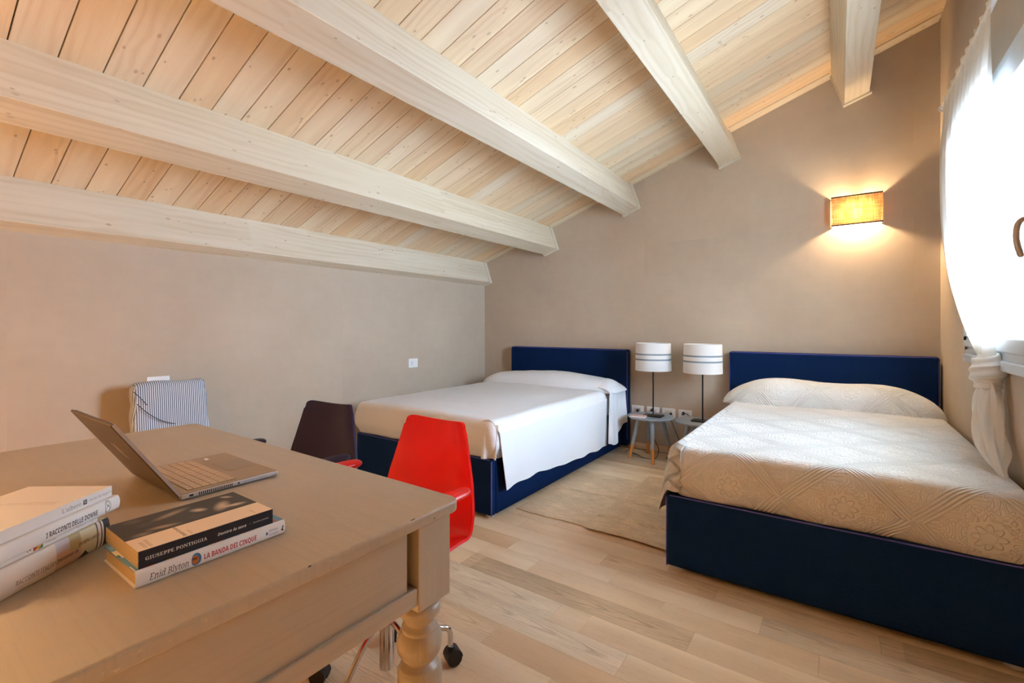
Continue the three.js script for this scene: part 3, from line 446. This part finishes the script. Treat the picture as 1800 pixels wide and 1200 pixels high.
const bx = 2.677, bz = 4.096;
book('white hardback with red title lying under the navy-spined paperback', [bx, DT, bz], 0.01, { w: 0.146, len: 0.234, th: 0.0265, hard: true, plain: M(0xf1ece4, 0.5),
  cover: spineTex(512, 820, '#5f93b8', (g, w, h) => { for (let i = 0; i < 90; i++) { g.fillStyle = ['#c9c545', '#4d8f63', '#2f6fa8', '#d8743a', '#efe9d8', '#7db0cf'][i % 6]; g.fillRect(rnd() * w, rnd() * h, 40 + rnd() * 120, 10 + rnd() * 50); } }),
  spine: spineTex(1400, 160, '#f4f0ea', (g, w, h) => {
    ctext(g, 'Enid Blyton', 100, 88, 'italic 58px serif', '#3a3630'); ctext(g, 'LA BANDA DEI CINQUE', 556, 84, 'bold 48px sans-serif', '#c1272d');
    g.fillStyle = '#3a78b0'; g.beginPath(); g.arc(490, 82, 44, 0, 7); g.fill(); g.fillStyle = '#c5702e'; g.beginPath(); g.arc(482, 84, 30, 0, 7); g.fill(); g.fillStyle = '#7a3e1c'; g.fillRect(455, 66, 42, 16);
    g.fillStyle = '#44699c'; g.beginPath(); g.arc(1190, 84, 12, 0, 7); g.fill(); ctext(g, 'biblioteca', 1214, 70, '22px sans-serif', '#8aa2bd'); ctext(g, 'dei ragazzi', 1214, 98, '22px sans-serif', '#8aa2bd');
    g.fillStyle = '#222'; g.beginPath(); g.moveTo(1352, 96); g.lineTo(1374, 56); g.lineTo(1380, 76); g.lineTo(1368, 82); g.lineTo(1384, 104); g.closePath(); g.fill();
  }) });
book('paperback with navy spine and black and white cover picture', [bx - 0.002, DT + 0.0268, bz + 0.008], 0.0, { w: 0.16, len: 0.207, th: 0.0262, plain: M(0xe9d6bd, 0.5),
  cover: canvasTex(640, 820, (g, w, h) => {
    // drawn as it lies: right edge at the spine
    g.fillStyle = '#ecd8bf'; g.fillRect(0, 0, w, h); const pw = w * 0.63; g.fillStyle = '#1b1c1e'; g.fillRect(0, 0, pw, h);
    g.save(); g.beginPath(); g.rect(0, 0, pw, h); g.clip();
    const blob = (x, y, rx, ry, a, c) => { g.save(); g.translate(x, y); g.rotate(a); for (let k = 8; k > 0; k--) { g.globalAlpha = 0.2; g.fillStyle = c; g.beginPath(); g.ellipse(0, 0, rx * k / 8, ry * k / 8, 0, 0, 7); g.fill(); } g.restore(); };
    blob(250, 190, 130, 60, 0.5, '#e8d4c0'); blob(310, 120, 40, 90, 0.2, '#f0e0d0'); blob(200, 330, 46, 70, 0.9, '#e6d2bc'); blob(120, 480, 44, 150, -0.35, '#a89484'); blob(330, 590, 36, 110, 0.25, '#b8a08c'); blob(360, 720, 40, 70, 0, '#8a7a6e'); blob(60, 690, 60, 70, 0.3, '#55504c'); blob(190, 660, 50, 60, 0, '#403c3a'); blob(80, 90, 60, 30, -0.6, '#d8c6b4'); blob(320, 380, 60, 70, 0.3, '#3a3735');
    g.restore();
    const R = Math.PI; ctext(g, 'GIUSEPPE', 612, 770, '26px serif', '#8a7a68', { rot: R }); ctext(g, 'PONTIGGIA', 612, 742, '26px serif', '#8a7a68', { rot: R }); ctext(g, 'Dentro la sera', 622, 560, 'bold 30px serif', '#3a2e24', { rot: R }); ctext(g, 'racconti', 612, 520, '22px serif', '#a08c76', { rot: R }); ctext(g, 'BELLEVILLE', 605, 110, '18px sans-serif', '#9a8670', { rot: R });
  }),
  spine: spineTex(1240, 160, '#141c2b', (g) => { ctext(g, 'GIUSEPPE PONTIGGIA', 50, 84, 'bold 46px serif', '#ece8de'); ctext(g, 'Dentro la sera', 664, 84, 'italic bold 42px sans-serif', '#f4f2ec'); ctext(g, 'BELLEVILLE EDITORE', 1026, 84, 'bold 17px sans-serif', '#dcd8d0'); g.fillStyle = '#b8b4ac'; g.fillRect(985, 80, 6, 6); g.fillRect(1003, 80, 6, 6); }) });
const ph = 0.6435, sp = (d, o = 0) => [2.447 + 0.6 * d + 0.8 * o, 0, 4.187 + 0.8 * d - 0.6 * o];
const place = (d, o, y) => { const p = sp(d, o); return [p[0], DT + y, p[2]]; };
book('thick cream hardback with patterned pink spine at the bottom of a stack', place(0.115, 0, 0), ph, { w: 0.145, len: 0.225, th: 0.047, hard: true, plain: M(0xe6d6b8, 0.55),
  spine: canvasTex(1300, 280, (g, w, h) => { g.fillStyle = '#f0e2d2'; g.fillRect(0, 0, w, h); g.fillStyle = '#e3b9a2'; g.fillRect(700, 0, 260, h); g.fillStyle = '#d9cfd2'; g.fillRect(700, 0, 140, 120); g.fillStyle = '#c9b98a'; g.fillRect(840, 0, 300, 150); g.fillStyle = '#e8dcb8'; g.fillRect(960, 20, 180, h); g.fillStyle = '#4a4438'; g.beginPath(); g.moveTo(900, h); g.lineTo(1010, 190); g.lineTo(1090, h); g.fill(); g.fillStyle = '#6a5240'; g.fillRect(1140, 0, 16, h); g.fillRect(1190, 0, 16, h); g.fillStyle = '#241d1a'; g.fillRect(1225, 0, 75, h); g.fillStyle = '#f5f0e6'; g.font = 'bold 50px serif'; g.fillText('§', 1246, 180); ctext(g, 'RACCONTI ITALIANI', 330, 170, '44px sans-serif', '#9a7a66'); ctext(g, 'raccontati da', 715, 165, 'bold 34px sans-serif', '#5a3a30'); ctext(g, 'JHUMPA LAHIRI', 930, 130, 'bold 32px sans-serif', '#6a5038'); }) });
book('thin white paperback with small red and green mark inside the stack', place(0.122, -0.004, 0.0472), ph, { w: 0.14, len: 0.205, th: 0.0115, plain: M(0xf3efe8, 0.5),
  spine: spineTex(1200, 70, '#f1ede6', (g, w, h) => { g.fillStyle = '#b3231d'; g.fillRect(520, 6, 90, 58); g.fillStyle = '#d8b13a'; g.beginPath(); g.moveTo(530, 64); g.lineTo(600, 6); g.lineTo(610, 30); g.lineTo(560, 64); g.fill(); g.fillStyle = '#2f6b3a'; g.beginPath(); g.moveTo(570, 64); g.lineTo(610, 24); g.lineTo(610, 64); g.fill(); ctext(g, '2 e', 460, 36, 'bold 30px sans-serif', '#3a3a3a'); ctext(g, 'I racconti', 640, 36, '24px sans-serif', '#8a8a88'); ctext(g, 'Bompiani', 960, 36, '24px sans-serif', '#a0a0a0'); g.fillRect(1130, 26, 4, 16); }) });
book('white hardback with black title, second from the top of a stack', place(0.095, 0.008, 0.0589), ph, { w: 0.15, len: 0.21, th: 0.0255, hard: true, plain: M(0xf4f2ee, 0.5),
  spine: spineTex(1240, 150, '#f3f2ef', (g) => { ctext(g, 'I RACCONTI DELLE DONNE', 400, 80, 'bold 44px sans-serif', '#2c2c2e'); g.strokeStyle = '#77777a'; g.lineWidth = 5; g.beginPath(); g.ellipse(1085, 75, 34, 52, 0, 0, 7); g.stroke(); g.beginPath(); g.arc(1085, 50, 16, 0, 7); g.stroke(); g.beginPath(); g.arc(1085, 92, 22, 0, 7); g.stroke(); }) });
book('white paperback lying on top of the stack of four', place(0.098, 0.002, 0.0846), ph, { w: 0.15, len: 0.205, th: 0.0185, plain: M(0xf6f2ec, 0.5),
  cover: spineTex(640, 860, '#f6f0e6', (g) => { const R = Math.PI; for (let i = 0; i < 3; i++) ctext(g, ['non sapevo se credere o no a tutto quello', 'che mi raccontava la gente del paese', 'di quella casa sul mare'][i], 560, 380 - i * 22, 'italic 20px serif', '#c9b79c', { rot: R }); }),
  spine: spineTex(1240, 112, '#f4f2ee', (g) => { ctext(g, "L'albero", 640, 58, '56px serif', '#8f9094'); g.fillStyle = '#3c3c40'; g.fillRect(880, 34, 44, 48); g.fillStyle = '#e8e8e6'; g.fillRect(890, 46, 24, 6); g.fillRect(890, 60, 24, 6); ctext(g, 'Storie da leggere', 945, 58, 'italic 36px serif', '#aaaaae'); }) });

// ---------------------------------------------------------------- chairs
function swivelChair(label, pos, turn, mat, spin = 0) {
  const c = thing('swivel_chair', label, 'chair', pos, turn), path = new THREE.CatmullRomCurve3([[0, 0.848, -0.265], [0, 0.76, -0.254], [0, 0.65, -0.236], [0, 0.55, -0.212], [0, 0.487, -0.17], [0, 0.455, -0.09], [0, 0.452, 0.05], [0, 0.458, 0.17], [0, 0.445, 0.235]].map(V), false, 'centripetal');
  const wid = (b) => { const t = [[0, 0.142], [0.12, 0.17], [0.25, 0.205], [0.36, 0.224], [0.5, 0.232], [0.62, 0.225], [0.8, 0.222], [1, 0.195]]; for (let i = 1; i < t.length; i++) if (b <= t[i][0]) return lerp(t[i - 1][1], t[i][1], (b - t[i - 1][0]) / (t[i][0] - t[i - 1][0])); return 0.2; };
  const shell = sheet((a, b) => { const s = 2 * a - 1, p = path.getPointAt(b), q = 1 - sm(0.35, 0.6, b), wv = wid(b), x = s * wv; return [x, p.y + (1 - q) * 0.05 * s * s * (1 - sm(0.8, 1, b)) + q * (b < 0.1 ? 0.016 * s * s : 0.016 * s * s * (1 - sm(0.1, 0.3, b))) - 0.014 * Math.pow(Math.abs(s), 14) * (b < 0.04 ? 1 : 0), p.z + q * 0.045 * s * s]; }, 40, 80, -0.009, 1, 1);
  mesh('shell', shell, mat, c);
  for (const k of [-1, 1]) {
    const a = sheet((u, v) => { const t = u * Math.PI * 2, z = lerp(-0.10, 0.16, v), e = Math.pow(Math.max(0, 1 - Math.pow(Math.abs(2 * v - 1), 7)), 0.5); return [k * (0.272 - 0.006 * Math.cos(v * 3)) + 0.031 * e * Math.cos(t), 0.684 + 0.004 * v + (0.0165 * Math.sin(t) - 0.008 * sm(0.6, 1, v)) * e, z]; }, 24, 40);
    const post = sheet((u, v) => { const t = u * Math.PI * 2, y = lerp(0.475, 0.675, v), w = lerp(0.035, 0.024, v); return [k * (lerp(0.212, 0.264, Math.pow(v, 0.6)) + 0.009 * Math.cos(t)), y, lerp(-0.02, 0.05, v) + w * Math.sin(t)]; }, 16, 16);
    mesh('armrest', G(a, post), mat, c);
  }
  const base = new THREE.Group(); base.name = 'base'; base.rotation.y = spin; c.add(base);
  mesh('column', G(cyl(0.024, 0.024, 0.075, 0.42, 28), cyl(0.014, 0.014, 0.4, 0.452, 20)), chrome, base); mesh('seat_plate', rbox(-0.09, 0.09, 0.425, 0.443, -0.09, 0.09, 0.006), blackMetal, base);
  for (let k = 0; k < 5; k++) {
    const a = k * Math.PI * 2 / 5, rot = (g) => g.rotateY(a);
    mesh('base_leg', rot(capsTube([[0.022, 0.235, 0], [0.06, 0.232, 0], [0.13, 0.19, 0], [0.185, 0.143, 0], [0.212, 0.133, 0], [0.224, 0.115, 0], [0.225, 0.062, 0]], 0.0095, 40, 12)), chrome, base);
    mesh('caster', rot(G(new THREE.CylinderGeometry(0.027, 0.027, 0.015, 24).rotateX(Math.PI / 2).translate(0.235, 0.0275, 0.014), new THREE.CylinderGeometry(0.027, 0.027, 0.015, 24).rotateX(Math.PI / 2).translate(0.235, 0.0275, -0.014), new THREE.CylinderGeometry(0.029, 0.029, 0.046, 24, 1, false, 0, Math.PI).rotateX(Math.PI / 2).rotateZ(Math.PI / 2).translate(0.235, 0.03, 0), cyl(0.012, 0.012, 0.03, 0.066, 12).translate(0.225, 0, 0))), black, base, 'black twin-wheel caster');
  }
  return c;
}
swivelChair('red plastic swivel chair with armrests pushed up to the desk', [2.33, 0, 3.442], 0.009, redPlastic, 1.12);
swivelChair('dark purple plastic swivel chair with armrests behind the desk', [1.705, 0, 3.453], 0.117, purplePlastic, 0.45);
// chair in a striped slipcover
{
  const c = thing('slipcovered_chair', 'chair under a blue and white striped loose cover by the low wall', 'chair', [0.16, 0, 3.345], 0);
  const u3 = (g) => { metric(g, 'z', 0.165, 0.165); return g; };
  const back = softBox(0.02, 0.115, 0.4, 0.87, -0.19, 0.19, 0.035, [8, 30, 40], ([x, y, z]) => [x - 0.1 * (y - 0.5), y + 0.004 * Math.sin(z * 20), z * (1 + 0.16 * (0.87 - y)) + 0.003 * Math.sin(y * 40)]);
  mesh('backrest_cover', smooth(u3(back)), stripeMat, c);
  mesh('seat_cover', smooth(u3(softBox(0.06, 0.5, 0.2, 0.46, -0.215, 0.215, 0.03, [30, 16, 30], ([x, y, z]) => [x, y, z + 0.008 * Math.sin(x * 40) * sm(0.44, 0.2, y)]))), stripeMat, c);
  for (const x of [0.1, 0.46]) for (const z of [-0.18, 0.18]) mesh('leg', rbox(x - 0.018, x + 0.018, 0, 0.3, z - 0.018, z + 0.018, 0.004), legWood, c);
  const cord = (pts) => capsTube(pts, 0.0022, 40, 6);
  mesh('tie_cord', cord([[0.094, 0.825, 0.193], [0.1, 0.79, 0.165], [0.106, 0.745, 0.135]]), M(0x1d2a3a, 0.8), c, 'dark tie cord');
  mesh('tie_cord', cord([[0.106, 0.755, 0.18], [0.112, 0.69, 0.125], [0.12, 0.64, 0.06], [0.124, 0.615, 0.0]]), M(0x1d2a3a, 0.8), c, 'dark tie cord');
}
scene.traverse((o) => { if (o.isMesh) o.castShadow = o.receiveShadow = true; });
renderer.render(scene, camera);
